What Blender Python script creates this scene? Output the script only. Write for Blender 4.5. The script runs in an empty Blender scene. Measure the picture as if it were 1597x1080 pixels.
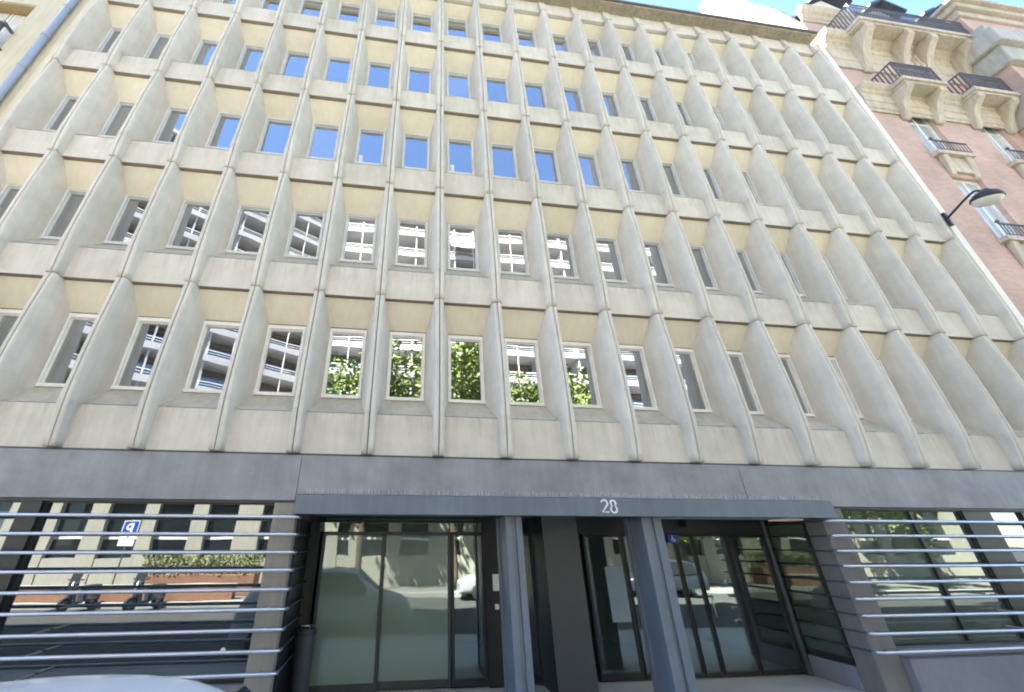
import bpy, bmesh, math, random
from mathutils import Vector, Matrix
random.seed(28)
PI = math.pi
scn = bpy.context.scene
COL = scn.collection

# ------------------------------------------------------------------ helpers
class MB:
    """collects polygons, builds ONE mesh object"""
    def __init__(s): s.v = []; s.f = []; s.m = []; s.sm = []
    def poly(s, pts, mi=0, smooth=False):
        n = len(s.v); s.v += [tuple(p) for p in pts]
        s.f.append(tuple(range(n, n+len(pts)))); s.m.append(mi); s.sm.append(smooth)
    def box(s, x0, x1, y0, y1, z0, z1, mi=0):
        n = len(s.v)
        s.v += [(x0,y0,z0),(x1,y0,z0),(x1,y1,z0),(x0,y1,z0),(x0,y0,z1),(x1,y0,z1),(x1,y1,z1),(x0,y1,z1)]
        for f in ((3,2,1,0),(4,5,6,7),(0,1,5,4),(1,2,6,5),(2,3,7,6),(3,0,4,7)):
            s.f.append(tuple(n+i for i in f)); s.m.append(mi); s.sm.append(False)
        return s
    def grid(s, rows, mi=0, smooth=True, closed=False):
        n = len(s.v); R = len(rows); Cn = len(rows[0])
        for r in rows: s.v += [tuple(p) for p in r]
        for i in range(R-1):
            for j in range(Cn if closed else Cn-1):
                a = n+i*Cn+j; b = n+i*Cn+(j+1) % Cn
                s.f.append((a, b, b+Cn, a+Cn)); s.m.append(mi); s.sm.append(smooth)
        return s
    def tube(s, pts, r, n=10, mi=0, cap=True, sx=1.0):
        pts = [Vector(p) for p in pts]; rows = []
        for i, p in enumerate(pts):
            d = (pts[min(i+1, len(pts)-1)] - pts[max(i-1, 0)]).normalized()
            up = Vector((0,0,1)) if abs(d.z) < .95 else Vector((1,0,0))
            a = d.cross(up).normalized(); b = a.cross(d).normalized()
            rr = r[i] if isinstance(r, (list, tuple)) else r
            rows.append([p + a*math.cos(2*PI*k/n)*rr*sx + b*math.sin(2*PI*k/n)*rr for k in range(n)])
        s.grid(rows, mi, True, True)
        if cap: s.poly(rows[0][::-1], mi); s.poly(rows[-1], mi)
        return s
    def lathe(s, c, prof, n=24, mi=0, axis='z'):
        rows = []
        for r, h in prof:
            row = []
            for k in range(n):
                a = 2*PI*k/n; u, w = r*math.cos(a), r*math.sin(a)
                row.append((c[0]+u, c[1]+w, c[2]+h) if axis == 'z' else (c[0]+u, c[1]+h, c[2]+w) if axis == 'y' else (c[0]+h, c[1]+u, c[2]+w))
            rows.append(row)
        s.grid(rows, mi, True, True)
        return s
    def prism(s, prof, x0, x1, mi=0):
        """closed profile of (y,z) points extruded along x"""
        A = [(x0,y,z) for y,z in prof]; B = [(x1,y,z) for y,z in prof]; n = len(prof)
        for i in range(n):
            j = (i+1) % n; s.poly((A[i],A[j],B[j],B[i]), mi)
        s.poly(A[::-1], mi); s.poly(B, mi); return s
    def slab(s, poly_xz, y0, y1, mi=0):
        """closed (x,z) outline extruded along y"""
        A = [(x,y0,z) for x,z in poly_xz]; B = [(x,y1,z) for x,z in poly_xz]; n = len(A)
        for i in range(n):
            j = (i+1) % n; s.poly((A[j],A[i],B[i],B[j]), mi)
        s.poly(A, mi); s.poly(B[::-1], mi); return s
    def mesh(s, name, mats):
        me = bpy.data.meshes.new(name); me.from_pydata(s.v, [], s.f)
        for m in (mats if isinstance(mats, (list, tuple)) else [mats]): me.materials.append(m)
        me.polygons.foreach_set('material_index', s.m); me.polygons.foreach_set('use_smooth', s.sm)
        bm = bmesh.new(); bm.from_mesh(me); bmesh.ops.remove_doubles(bm, verts=bm.verts, dist=1e-5)
        bmesh.ops.recalc_face_normals(bm, faces=bm.faces); bm.to_mesh(me); bm.free(); me.update()
        return me
    def build(s, name, mats, parent=None, loc=(0,0,0), bevel=0, rotz=0):
        return link(name, s.mesh(name, mats), parent, loc, bevel, rotz)

def link(name, me, parent=None, loc=(0,0,0), bevel=0, rotz=0):
    o = bpy.data.objects.new(name, me); COL.objects.link(o); o.location = loc; o.rotation_euler.z = rotz
    if parent: o.parent = parent
    if bevel:
        b = o.modifiers.new('bevel', 'BEVEL'); b.width = bevel; b.segments = 2; b.limit_method = 'ANGLE'; b.angle_limit = math.radians(40)
    return o
def tag(o, label, cat, group=None):
    o['label'] = label; o['category'] = cat
    if group: o['group'] = group
    return o
def thing(name, label, cat, loc=(0,0,0), group=None, rotz=0):
    o = bpy.data.objects.new(name, None); COL.objects.link(o); o.location = loc; o.rotation_euler.z = rotz
    o.empty_display_size = .3
    return tag(o, label, cat, group)
def struct(o, kind='structure'): o['kind'] = kind; return o

# ------------------------------------------------------------------ materials
def new_mat(name):
    m = bpy.data.materials.new(name); m.use_nodes = True; nt = m.node_tree
    b = nt.nodes['Principled BSDF']; return m, nt, b
def ramp(nt, fac, stops):
    r = nt.nodes.new('ShaderNodeValToRGB')
    el = r.color_ramp.elements
    el[0].position, el[0].color = stops[0][0], (*stops[0][1], 1)
    el[1].position, el[1].color = stops[-1][0], (*stops[-1][1], 1)
    for p, c in stops[1:-1]:
        e = el.new(p); e.color = (*c, 1)
    nt.links.new(fac, r.inputs[0]); return r.outputs[0]
def noise(nt, scale, detail=4, rough=.6, coord='Object', sc=(1,1,1)):
    tc = nt.nodes.new('ShaderNodeTexCoord'); mp = nt.nodes.new('ShaderNodeMapping'); mp.inputs['Scale'].default_value = sc
    n = nt.nodes.new('ShaderNodeTexNoise'); n.inputs['Scale'].default_value = scale
    n.inputs['Detail'].default_value = detail; n.inputs['Roughness'].default_value = rough
    nt.links.new(tc.outputs[coord], mp.inputs[0])
    # offset every object by its own random number so that copies do not repeat
    oi = nt.nodes.new('ShaderNodeObjectInfo'); ml = nt.nodes.new('ShaderNodeMath'); ml.operation = 'MULTIPLY'; ml.inputs[1].default_value = 37.0
    ad = nt.nodes.new('ShaderNodeVectorMath'); ad.operation = 'ADD'
    nt.links.new(oi.outputs['Random'], ml.inputs[0]); nt.links.new(mp.outputs[0], ad.inputs[0]); nt.links.new(ml.outputs[0], ad.inputs[1])
    nt.links.new(ad.outputs[0], n.inputs['Vector']); return n.outputs['Fac']
def mul(c, k): return tuple(min(1, x*k) for x in c)
def weathered(name, col, scale=1.5, var=.18, rough=.85, bump=.15, stain=.2, streak=True, objvar=.06, bscale=60):
    """stone, concrete, paint: mottling, vertical streaks, fine grain, a slightly different tone on every piece"""
    m, nt, b = new_mat(name)
    f1 = noise(nt, scale, 6, .65)
    c1 = ramp(nt, f1, [(.3, mul(col, 1-var)), (.55, col), (.75, mul(col, 1+var*.7))])
    out = c1
    if streak:
        f2 = noise(nt, 3.0, 5, .6, sc=(3, 3, .35))
        k = ramp(nt, f2, [(.38, (1-stain,)*3), (.6, (1,1,1))])
        mx = nt.nodes.new('ShaderNodeMix'); mx.data_type = 'RGBA'; mx.blend_type = 'MULTIPLY'; mx.inputs['Factor'].default_value = 1
        nt.links.new(out, mx.inputs['A']); nt.links.new(k, mx.inputs['B']); out = mx.outputs['Result']
    oi = nt.nodes.new('ShaderNodeObjectInfo'); mr = nt.nodes.new('ShaderNodeMapRange')
    mr.inputs['To Min'].default_value = 1-objvar; mr.inputs['To Max'].default_value = 1+objvar
    nt.links.new(oi.outputs['Random'], mr.inputs['Value'])
    hs = nt.nodes.new('ShaderNodeHueSaturation'); nt.links.new(mr.outputs[0], hs.inputs['Value']); nt.links.new(out, hs.inputs['Color'])
    nt.links.new(hs.outputs[0], b.inputs['Base Color'])
    b.inputs['Roughness'].default_value = rough
    if bump:
        bp = nt.nodes.new('ShaderNodeBump'); bp.inputs['Strength'].default_value = bump; bp.inputs['Distance'].default_value = .01
        nt.links.new(noise(nt, bscale, 3), bp.inputs['Height']); nt.links.new(bp.outputs[0], b.inputs['Normal'])
    return m
def plain(name, col, rough=.5, metal=0, var=.08, scale=4):
    m, nt, b = new_mat(name)
    f = noise(nt, scale, 4); nt.links.new(ramp(nt, f, [(.3, mul(col, 1-var)), (.7, mul(col, 1+var))]), b.inputs['Base Color'])
    b.inputs['Roughness'].default_value = rough; b.inputs['Metallic'].default_value = metal
    return m
def mirror_glass(name, inner=(.012,.014,.016), f0=.12, tint=(.9,.95,1), wob=.004, gain=1.0):
    """coated window pane: dark room behind, strong sky reflection, slightly wavy"""
    m, nt, b = new_mat(name); nt.nodes.remove(b)
    out = nt.nodes['Material Output']
    df = nt.nodes.new('ShaderNodeBsdfDiffuse')
    oi = nt.nodes.new('ShaderNodeObjectInfo')
    nt.links.new(ramp(nt, oi.outputs['Random'], [(0, mul(inner, .5)), (.8, inner), (.86, mul(inner, 1.5)), (1, mul(inner, 4.5))]), df.inputs['Color'])
    gl = nt.nodes.new('ShaderNodeBsdfGlossy'); gl.inputs['Roughness'].default_value = .008; gl.inputs['Color'].default_value = (*tint, 1)
    lw = nt.nodes.new('ShaderNodeFresnel'); lw.inputs['IOR'].default_value = 1.55
    mr = nt.nodes.new('ShaderNodeMapRange'); mr.inputs['From Min'].default_value = .04; mr.inputs['From Max'].default_value = .6
    mr.inputs['To Min'].default_value = f0; mr.inputs['To Max'].default_value = gain
    nt.links.new(lw.outputs[0], mr.inputs['Value'])
    bp = nt.nodes.new('ShaderNodeBump'); bp.inputs['Strength'].default_value = 1; bp.inputs['Distance'].default_value = wob
    nt.links.new(noise(nt, 1.6, 1, .4), bp.inputs['Height']); nt.links.new(bp.outputs[0], gl.inputs['Normal'])
    mx = nt.nodes.new('ShaderNodeMixShader'); nt.links.new(mr.outputs[0], mx.inputs[0])
    nt.links.new(df.outputs[0], mx.inputs[1]); nt.links.new(gl.outputs[0], mx.inputs[2]); nt.links.new(mx.outputs[0], out.inputs[0])
    return m
def clear_glass(name, tint=(.62,.74,.68), f0=.12, frost=0.0, frost_col=(.2,.27,.23), tintr=(.9,1,.96)):
    m, nt, b = new_mat(name); nt.nodes.remove(b); out = nt.nodes['Material Output']
    tr = nt.nodes.new('ShaderNodeBsdfTransparent'); tr.inputs[0].default_value = (*tint, 1)
    base = tr.outputs[0]
    if frost:
        df = nt.nodes.new('ShaderNodeBsdfDiffuse'); df.inputs[0].default_value = (*frost_col, 1)
        m0 = nt.nodes.new('ShaderNodeMixShader'); m0.inputs[0].default_value = frost
        nt.links.new(base, m0.inputs[1]); nt.links.new(df.outputs[0], m0.inputs[2]); base = m0.outputs[0]
    gl = nt.nodes.new('ShaderNodeBsdfGlossy'); gl.inputs['Roughness'].default_value = .012; gl.inputs['Color'].default_value = (*tintr, 1)
    fr = nt.nodes.new('ShaderNodeFresnel'); fr.inputs['IOR'].default_value = 1.55
    mr = nt.nodes.new('ShaderNodeMapRange'); mr.inputs['From Min'].default_value = .04; mr.inputs['From Max'].default_value = .7
    mr.inputs['To Min'].default_value = f0; mr.inputs['To Max'].default_value = 1
    nt.links.new(fr.outputs[0], mr.inputs['Value'])
    bp = nt.nodes.new('ShaderNodeBump'); bp.inputs['Distance'].default_value = .003
    nt.links.new(noise(nt, 1.2, 1, .4), bp.inputs['Height']); nt.links.new(bp.outputs[0], gl.inputs['Normal'])
    mx = nt.nodes.new('ShaderNodeMixShader'); nt.links.new(mr.outputs[0], mx.inputs[0])
    nt.links.new(base, mx.inputs[1]); nt.links.new(gl.outputs[0], mx.inputs[2]); nt.links.new(mx.outputs[0], out.inputs[0])
    return m
def brick_mat(name, c1, c2, mortar, sx=.22, sy=.07):
    m, nt, b = new_mat(name)
    geo = nt.nodes.new('ShaderNodeNewGeometry'); sep = nt.nodes.new('ShaderNodeSeparateXYZ'); nt.links.new(geo.outputs['Position'], sep.inputs[0])
    add = nt.nodes.new('ShaderNodeMath'); nt.links.new(sep.outputs[0], add.inputs[0]); nt.links.new(sep.outputs[1], add.inputs[1])
    cmb = nt.nodes.new('ShaderNodeCombineXYZ'); nt.links.new(add.outputs[0], cmb.inputs[0]); nt.links.new(sep.outputs[2], cmb.inputs[1])
    br = nt.nodes.new('ShaderNodeTexBrick'); br.inputs['Scale'].default_value = 1; br.inputs['Brick Width'].default_value = sx; br.inputs['Row Height'].default_value = sy
    br.inputs['Mortar Size'].default_value = .006
    br.inputs['Color1'].default_value = (*c1, 1); br.inputs['Color2'].default_value = (*c2, 1); br.inputs['Mortar'].default_value = (*mortar, 1)
    nt.links.new(cmb.outputs[0], br.inputs['Vector'])
    f = noise(nt, .8, 6, .6); k = ramp(nt, f, [(.3, (.8,.8,.82)), (.7, (1.1,1.08,1.05))])
    mx = nt.nodes.new('ShaderNodeMix'); mx.data_type = 'RGBA'; mx.blend_type = 'MULTIPLY'; mx.inputs['Factor'].default_value = 1
    nt.links.new(br.outputs['Color'], mx.inputs['A']); nt.links.new(k, mx.inputs['B']); nt.links.new(mx.outputs['Result'], b.inputs['Base Color'])
    b.inputs['Roughness'].default_value = .9; return m
def leaf_mat(name, a, b_, c):
    m, nt, b = new_mat(name)
    f = noise(nt, 1.1, 3); f2 = noise(nt, 14, 2)
    ad = nt.nodes.new('ShaderNodeMath'); ad.operation = 'MULTIPLY_ADD'; ad.inputs[1].default_value = .5
    hf = nt.nodes.new('ShaderNodeMath'); hf.operation = 'MULTIPLY'; hf.inputs[1].default_value = .5
    nt.links.new(f, hf.inputs[0]); nt.links.new(f2, ad.inputs[0]); nt.links.new(hf.outputs[0], ad.inputs[2])
    nt.links.new(ramp(nt, ad.outputs[0], [(.35, a), (.5, b_), (.65, c)]), b.inputs['Base Color'])
    b.inputs['Roughness'].default_value = .55
    b.inputs['Transmission Weight'].default_value = 0
    return m

M = {}
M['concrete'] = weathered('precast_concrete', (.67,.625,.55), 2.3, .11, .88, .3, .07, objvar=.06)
M['hood']     = weathered('cream_bounce_hood', (.75,.685,.56), 1.6, .08, .88, .2, .05, objvar=.06)  # cream concrete, made paler and warmer to include bounce light from the street
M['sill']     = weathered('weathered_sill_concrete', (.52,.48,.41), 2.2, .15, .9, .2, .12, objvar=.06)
M['under']    = plain('painted_shade_underside', (.29,.24,.175), .9)  # brown underside, the shade line below each spandrel put into its colour
M['joint']    = plain('dark_joint', (.085,.08,.072), .9)
M['frame']    = plain('window_frame_paint', (.70,.71,.72), .4)
M['frame_cream'] = plain('cream_window_frame_paint', (.86,.85,.82), .4)
M['pane']     = mirror_glass('window_pane_glass', (.03,.031,.03), .45, (.92,.95,1), .0009, .9)
M['shop_pane'] = mirror_glass('street_window_glass', (.022,.034,.042), .18, (.88,.95,.95), .0009, .85)
M['shop_pane_green'] = mirror_glass('green_street_window_glass', (.085,.105,.08), .16, (.86,.96,.88), .0009, .85)
M['frieze']   = weathered('zinc_grey_cladding', (.285,.29,.305), 1.3, .28, .55, .06, .09, objvar=.03)
M['slate_cap'] = weathered('roof_edge_metal', (.20,.18,.165), 1.2, .2, .7, .1, .2)
M['slab_under'] = weathered('brown_slab_concrete', (.42,.36,.28), 1.5, .2, .85, .2, .25)
M['blue_steel'] = weathered('blue_grey_steel_paint', (.15,.18,.215), 1.4, .15, .42, .02, .12, objvar=.03)
M['dark_steel'] = plain('charcoal_steel', (.045,.05,.055), .4)
M['black_steel'] = plain('black_steel', (.018,.019,.022), .4)
M['pier']     = weathered('taupe_render', (.30,.27,.23), 2, .1, .85, .15, .15)
M['pier_grey'] = weathered('grey_render', (.20,.19,.18), 2, .1, .85, .15, .15)
M['plinth']   = weathered('blue_grey_plinth', (.21,.22,.245), 1.2, .18, .75, .1, .06)
M['rail']     = plain('brushed_metal_rail', (.62,.64,.68), .28, .85)
M['door_glass'] = clear_glass('frosted_green_door_glass', (.5,.62,.55), .11, .8, (.22,.295,.25))
M['hall_glass'] = clear_glass('clear_hall_glass', (.72,.8,.76), .20, .10, (.15,.19,.16))
M['dark_pane'] = mirror_glass('dark_recessed_glass', (.02,.022,.024), .05, (.9,.95,1), .0009, .6)
M['pale_pane'] = mirror_glass('pale_window_glass', (.42,.46,.50), .25, (.93,.97,1), .001, .8)  # pale blue-grey pane colour mixed with gloss
M['header_glass'] = mirror_glass('dark_green_header', (.04,.055,.04), .16, (.9,1,.9), .002, .8)
M['floor']    = weathered('hall_floor_stone', (.30,.30,.29), 2, .1, .6, .05, .0, streak=False)
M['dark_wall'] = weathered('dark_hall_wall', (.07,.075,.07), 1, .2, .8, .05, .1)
M['soffit']   = plain('white_soffit', (.55,.56,.56), .7)
M['white']    = plain('white_paint', (.80,.79,.77), .55)
M['white_trim'] = weathered('white_edge_strip', (.86,.82,.74), 1, .05, .7, .05, .05)
M['cream']    = weathered('cream_stucco', (.66,.60,.45), .7, .08, .85, .15, .1)
M['ochre']    = weathered('ochre_stone', (.42,.31,.16), 1.2, .12, .85, .1, .15)
M['stone']    = weathered('cream_limestone', (.60,.525,.42), 1.0, .13, .85, .15, .2)
M['grey_stone'] = weathered('pale_grey_stone', (.50,.49,.44), 1.0, .12, .85, .15, .2)
M['zinc']     = weathered('bluish_zinc_pipe', (.38,.42,.52), 2, .1, .4, .02, .15)
M['iron']     = plain('dark_iron', (.13,.122,.128), .5, .1)
M['slate']    = weathered('slate_roof', (.055,.062,.085), 1.5, .25, .5, .15, .2)
M['brick']    = brick_mat('pink_brick', (.54,.37,.31), (.62,.435,.365), (.60,.50,.43))
M['asphalt']  = weathered('asphalt', (.05,.05,.052), .5, .2, .9, .5, 0, streak=False, bscale=90)
M['pave']     = weathered('pavement_stone', (.42,.41,.39), .7, .14, .85, .2, 0, streak=False)
M['pave_dark'] = weathered('dark_pavement_asphalt', (.17,.165,.16), .7, .15, .9, .2, 0, streak=False)
M['kerb']     = weathered('granite_kerb', (.36,.35,.34), 2, .15, .8, .2, 0, streak=False)
M['bark']     = weathered('bark', (.12,.09,.065), 5, .3, .95, .6, .2)
M['leaf']     = leaf_mat('plane_leaves', (.06,.105,.012), (.115,.175,.025), (.19,.25,.045))
M['hedge']    = leaf_mat('hedge_leaves', (.08,.10,.03), (.20,.22,.08), (.38,.37,.18))
M['block']    = weathered('pale_block_stone', (.42,.40,.35), .6, .1, .85, .1, .12)
M['balcony']  = weathered('white_balcony_concrete', (.46,.455,.445), .7, .08, .8, .05, .12)
M['recess']   = weathered('brown_recess_wall', (.18,.15,.12), .6, .15, .9, .05, .1)
M['planter']  = weathered('terracotta_planter', (.30,.15,.09), 2, .15, .85, .1, .1)
M['tyre']     = plain('tyre_rubber', (.02,.02,.02), .85)
M['alloy']    = plain('alloy_rim', (.45,.46,.48), .3, .8)
M['lampglass'] = plain('lamp_glass', (.72,.71,.64), .15)
M['sign_blue'] = plain('sign_blue', (.02,.07,.42), .35)
M['notice']   = plain('pale_blue_notice_paper', (.25,.32,.38), .7)
M['green_paper'] = plain('green_paper', (.08,.42,.26), .6)
M['gable']    = weathered('whitewashed_gable', (.45,.425,.385), .8, .12, .85, .15, .15)
M['brass']    = plain('pale_metal_handle', (.55,.53,.48), .3, .7)
def car_paint(name, col):
    m, nt, b = new_mat(name); b.inputs['Base Color'].default_value = (*col, 1); b.inputs['Roughness'].default_value = .3
    b.inputs['Coat Weight'].default_value = .8; b.inputs['Coat Roughness'].default_value = .05; return m
M['car_white'] = car_paint('white_car_paint', (.80,.81,.82))
M['car_grey'] = car_paint('silver_car_paint', (.36,.38,.40))
M['car_dark'] = car_paint('dark_blue_car_paint', (.03,.04,.06))
M['car_red'] = car_paint('maroon_car_paint', (.20,.035,.03))
M['car_glass'] = mirror_glass('car_glass', (.012,.014,.015), .1, (.9,.95,.95), .0, .9)

def rain_stains(m, zlo, zhi, depth, sc):
    """grey run-off streaks that start at the ledge (object height zhi) and fade out at zlo"""
    nt = m.node_tree; b = nt.nodes['Principled BSDF']; src = b.inputs['Base Color'].links[0].from_socket
    tc = nt.nodes.new('ShaderNodeTexCoord'); sp = nt.nodes.new('ShaderNodeSeparateXYZ'); nt.links.new(tc.outputs['Object'], sp.inputs[0])
    mr = nt.nodes.new('ShaderNodeMapRange'); mr.inputs['From Min'].default_value = zlo; mr.inputs['From Max'].default_value = zhi
    nt.links.new(sp.outputs[2], mr.inputs['Value'])
    lim = nt.nodes.new('ShaderNodeMath'); lim.operation = 'LESS_THAN'; lim.inputs[1].default_value = zhi+.01; nt.links.new(sp.outputs[2], lim.inputs[0])
    st = nt.nodes.new('ShaderNodeMapRange'); st.inputs['From Min'].default_value = .47; st.inputs['From Max'].default_value = .66
    nt.links.new(noise(nt, 1.0, 4, .6, sc=sc), st.inputs['Value'])
    m1 = nt.nodes.new('ShaderNodeMath'); m1.operation = 'MULTIPLY'; nt.links.new(mr.outputs[0], m1.inputs[0]); nt.links.new(st.outputs[0], m1.inputs[1])
    m2 = nt.nodes.new('ShaderNodeMath'); m2.operation = 'MULTIPLY'; nt.links.new(m1.outputs[0], m2.inputs[0]); nt.links.new(lim.outputs[0], m2.inputs[1])
    m3 = nt.nodes.new('ShaderNodeMath'); m3.operation = 'MULTIPLY'; m3.inputs[1].default_value = depth; nt.links.new(m2.outputs[0], m3.inputs[0])
    mx = nt.nodes.new('ShaderNodeMix'); mx.data_type = 'RGBA'; nt.links.new(m3.outputs[0], mx.inputs['Factor']); nt.links.new(src, mx.inputs['A'])
    mx.inputs['B'].default_value = (.20, .185, .16, 1); nt.links.new(mx.outputs['Result'], b.inputs['Base Color'])
rain_stains(M['concrete'], .25, .72, .24, (11, 11, .9))

# ------------------------------------------------------------------ the setting: street and pavements
S = 1.2                       # bay width
ZA = 3.45                     # bottom of the precast facade
ground = MB().box(-400, 400, -400, 400, -.6, -.14).build('road', M['asphalt']); struct(ground)
struct(MB().box(-60, 70, -2.75, 0.0, -.3, 0).box(-2.2, 6.9, 0.0, 1.3, -.3, 0).build('pavement', M['pave']))
struct(MB().box(-60, 70, -2.95, -2.754, -.3, .004).build('kerb', M['kerb'], bevel=.02))
struct(MB().box(-60, 70, -17.2, -12.6, -.3, .05).build('opposite_pavement', M['pave_dark']))
struct(MB().box(-60, 70, -12.596, -12.4, -.3, .054).build('opposite_kerb', M['kerb'], bevel=.02))

# ------------------------------------------------------------------ the office building
office = thing('office_building', 'long concrete office block with deep-finned window bays above a grey glazed ground floor', 'building', (2.4, 3, 0))
OFF = Vector((2.4, 3, 0))
def part(mb, name, mats, bevel=0, parent=None, loc=(0,0,0)):
    """part of the office building, given in world coordinates"""
    o = mb.build(name, mats, parent or office, Vector(loc) - (OFF if parent is None else Vector((0,0,0))), bevel); return o

def lut(z, pts):
    for (za, ya), (zb, yb) in zip(pts, pts[1:]):
        if z <= zb: return ya+(yb-ya)*max(0, z-za)/(zb-za)
    return pts[-1][1]
def panel_mesh(h, d=.47, bulge=.045, head=2.5):
    """one precast unit: x -0.6..0.6, opening splayed back to the window, swelling fins on both sides"""
    mb = MB(); z0, z1 = .007, h-.007
    ZS, ZB, ZH, ZT = .72, 1.10, head, h-.03       # spandrel top, sill back, window head, hood front edge
    YS = .115; XW = .366; XS = .497
    YH = YS+.09
    prof = [(0,-.03),(.3,-.03-.45*bulge),(.62,-.03-.85*bulge),(.9,-.03-bulge),(1.5,-.03-bulge),(2.2,-.03-.68*bulge),(h,-.02)]
    def yf(z): return sum(lut(min(h, max(0, z+o)), prof) for o in (-.12, -.06, 0, .06, .12))/5
    def back(z):
        if z <= ZS: return (XS, YS)
        if z <= ZB: t = (z-ZS)/(ZB-ZS); return (XS+(XW-XS)*t, YS+(d-YS)*t)
        if z <= ZH: return (XW, d)
        t = min(1, (z-ZH)/(ZT-ZH)); return (XW+(XS-XW)*t, d+(YH-d)*t)
    zs = sorted(set([z0+(ZS-z0)*i/5 for i in range(6)] + [ZS+(ZB-ZS)*i/6 for i in range(7)] + [ZB+(ZH-ZB)*i/8 for i in range(9)] + [ZH+(ZT-ZH)*i/6 for i in range(7)] + [z1]))
    XE = .5915
    for sg in (1, -1):
        mb.grid([[(sg*XE, .5, z), (sg*XE, yf(z)+.006, z), (sg*(XE-.006), yf(z), z)] for z in zs], 0, False)
        rows = []
        for z in zs:
            xb, yb = back(z); f0 = yf(z); row = [(sg*(XE-.006), f0, z)]
            deep = max(0, (yb-YS)/(d-YS))
            p0 = (.538 - .022*(1-deep), f0); p1 = (.502-.001*deep, f0+.003+.052*deep); p2 = (xb, yb)
            for k in range(11):
                t = k/10; a_, b_, c_ = (1-t)**2, 2*t*(1-t), t*t
                row.append((sg*(a_*p0[0]+b_*p1[0]+c_*p2[0]), a_*p0[1]+b_*p1[1]+c_*p2[1], z))
            rows.append(row)
        mb.grid(rows, 0, True)
        for zz_, row in ((z0, rows[0]), (z1, rows[-1])):
            mb.poly([(sg*XE, yf(zz_)+.006, zz_)] + row + [(sg*XS, .45, zz_), (sg*XE, .45, zz_)], 0)
    mb.poly([(-XS, YS, z0), (XS, YS, z0), (XS, YS, ZS-.015), (-XS, YS, ZS-.015)], 0)         # spandrel
    mb.poly([(-XS, YS, ZS-.015), (XS, YS, ZS-.015), (XS, YS+.012, ZS), (-XS, YS+.012, ZS)], 0)
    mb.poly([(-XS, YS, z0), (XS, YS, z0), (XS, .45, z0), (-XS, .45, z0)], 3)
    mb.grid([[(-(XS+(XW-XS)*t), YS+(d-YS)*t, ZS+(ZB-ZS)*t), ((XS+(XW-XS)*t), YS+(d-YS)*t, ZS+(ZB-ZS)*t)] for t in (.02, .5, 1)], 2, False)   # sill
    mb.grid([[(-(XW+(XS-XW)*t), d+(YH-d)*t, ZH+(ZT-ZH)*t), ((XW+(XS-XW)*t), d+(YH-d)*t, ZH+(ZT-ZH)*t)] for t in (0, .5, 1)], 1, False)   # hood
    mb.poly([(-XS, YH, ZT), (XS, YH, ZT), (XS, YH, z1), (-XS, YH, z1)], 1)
    mb.poly([(-XS, YH, z1), (XS, YH, z1), (XS, .45, z1), (-XS, .45, z1)], 0)
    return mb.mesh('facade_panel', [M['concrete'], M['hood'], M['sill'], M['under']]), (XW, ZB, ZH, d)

heights = [3.144, 3.106, 3.106, 3.106, 2.88]
lev = [ZA]
for h in heights: lev.append(lev[-1]+h)
ROOF_F = lev[-1]
def window_meshes(XW, ZB, ZH, d, cream):
    fr = MB(); t = .042; y0, y1 = d-.02, d+.09; top = .11 if cream else .06
    x = XW-.004
    fr.box(-x, -x+t, y0, y1, ZB+.065, ZH-top).box(x-t, x, y0, y1, ZB+.065, ZH-top)
    fr.box(-x, x, y0-.012, y1, ZB+.004, ZB+.065).box(-x, x, y0-.004, y1, ZH-top, ZH-.03)
    fr.box(-x, x, y0+.05, y1, ZH-.03, ZH-.004)
    # slim inner sash
    fr.box(-x+t, -x+t+.02, y0+.045, y1, ZB+.085, ZH-top-.02).box(x-t-.02, x-t, y0+.045, y1, ZB+.085, ZH-top-.02)
    fr.box(-x+t, x-t, y0+.045, y1, ZB+.065, ZB+.085).box(-x+t, x-t, y0+.045, y1, ZH-top-.02, ZH-top)
    pn = MB().box(-x+t, x-t, d+.055, d+.065, ZB+.06, ZH-top+.01)
    return pn.mesh('window', M['pane']), fr.mesh('window_frame', M['frame_cream' if cream else 'frame'])
cache = {}
for r, h in enumerate(heights):
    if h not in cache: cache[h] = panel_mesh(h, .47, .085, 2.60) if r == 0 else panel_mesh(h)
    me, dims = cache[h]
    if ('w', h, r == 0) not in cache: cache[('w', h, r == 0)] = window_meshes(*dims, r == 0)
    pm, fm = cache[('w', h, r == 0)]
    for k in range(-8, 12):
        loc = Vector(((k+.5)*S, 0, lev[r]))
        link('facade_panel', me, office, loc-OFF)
        w = link('window', pm, office, loc-OFF + Vector((0, 0, 0)))
        w.rotation_euler = (random.uniform(-.0012,.0012), 0, random.uniform(-.004,.004))
        link('window_frame', fm, w)
        if (r, k) in ((2, -2), (2, 0)): MB().box(-.27, -.17, .515, .523, 1.22, 1.50).build('paper_notice', M['white'], w)
        if (r, k) == (0, 3): MB().box(-.28, -.10, .515, .523, 1.22, 1.33).build('paper_notice', M['green_paper'], w)
# structure behind the panels (dark joints show it)
core = MB()
x0, x1 = -8*S, 12*S
core.box(x0+.02, x1-.02, .75, 11.0, ZA, ROOF_F+.6)
for k in range(-8, 13): core.box(k*S-.007 if k > -8 else k*S+.02, k*S+.007 if k < 12 else k*S-.02, .03, .75, ZA+.02, ROOF_F+.4)
for z in lev: core.box(x0+.02, x1-.02, .21, .752, z-.02 if z > ZA else z, z+.02)
part(core, 'wall_core', M['joint'])
# end cheeks: white edge strip at the right hand end, cream one at the left
part(MB().box(x1+.02, x1+.09, .03, .9, ZA-.7, ROOF_F+.55).box(x1+.09, x1+.31, -.05, .9, ZA-.7, ROOF_F+.55), 'edge_strip', M['white_trim'], .01)
part(MB().box(x0-.15, x0-.016, -.03, .9, ZA-.7, ROOF_F+.4), 'end_strip', M['cream'], .01)
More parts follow.
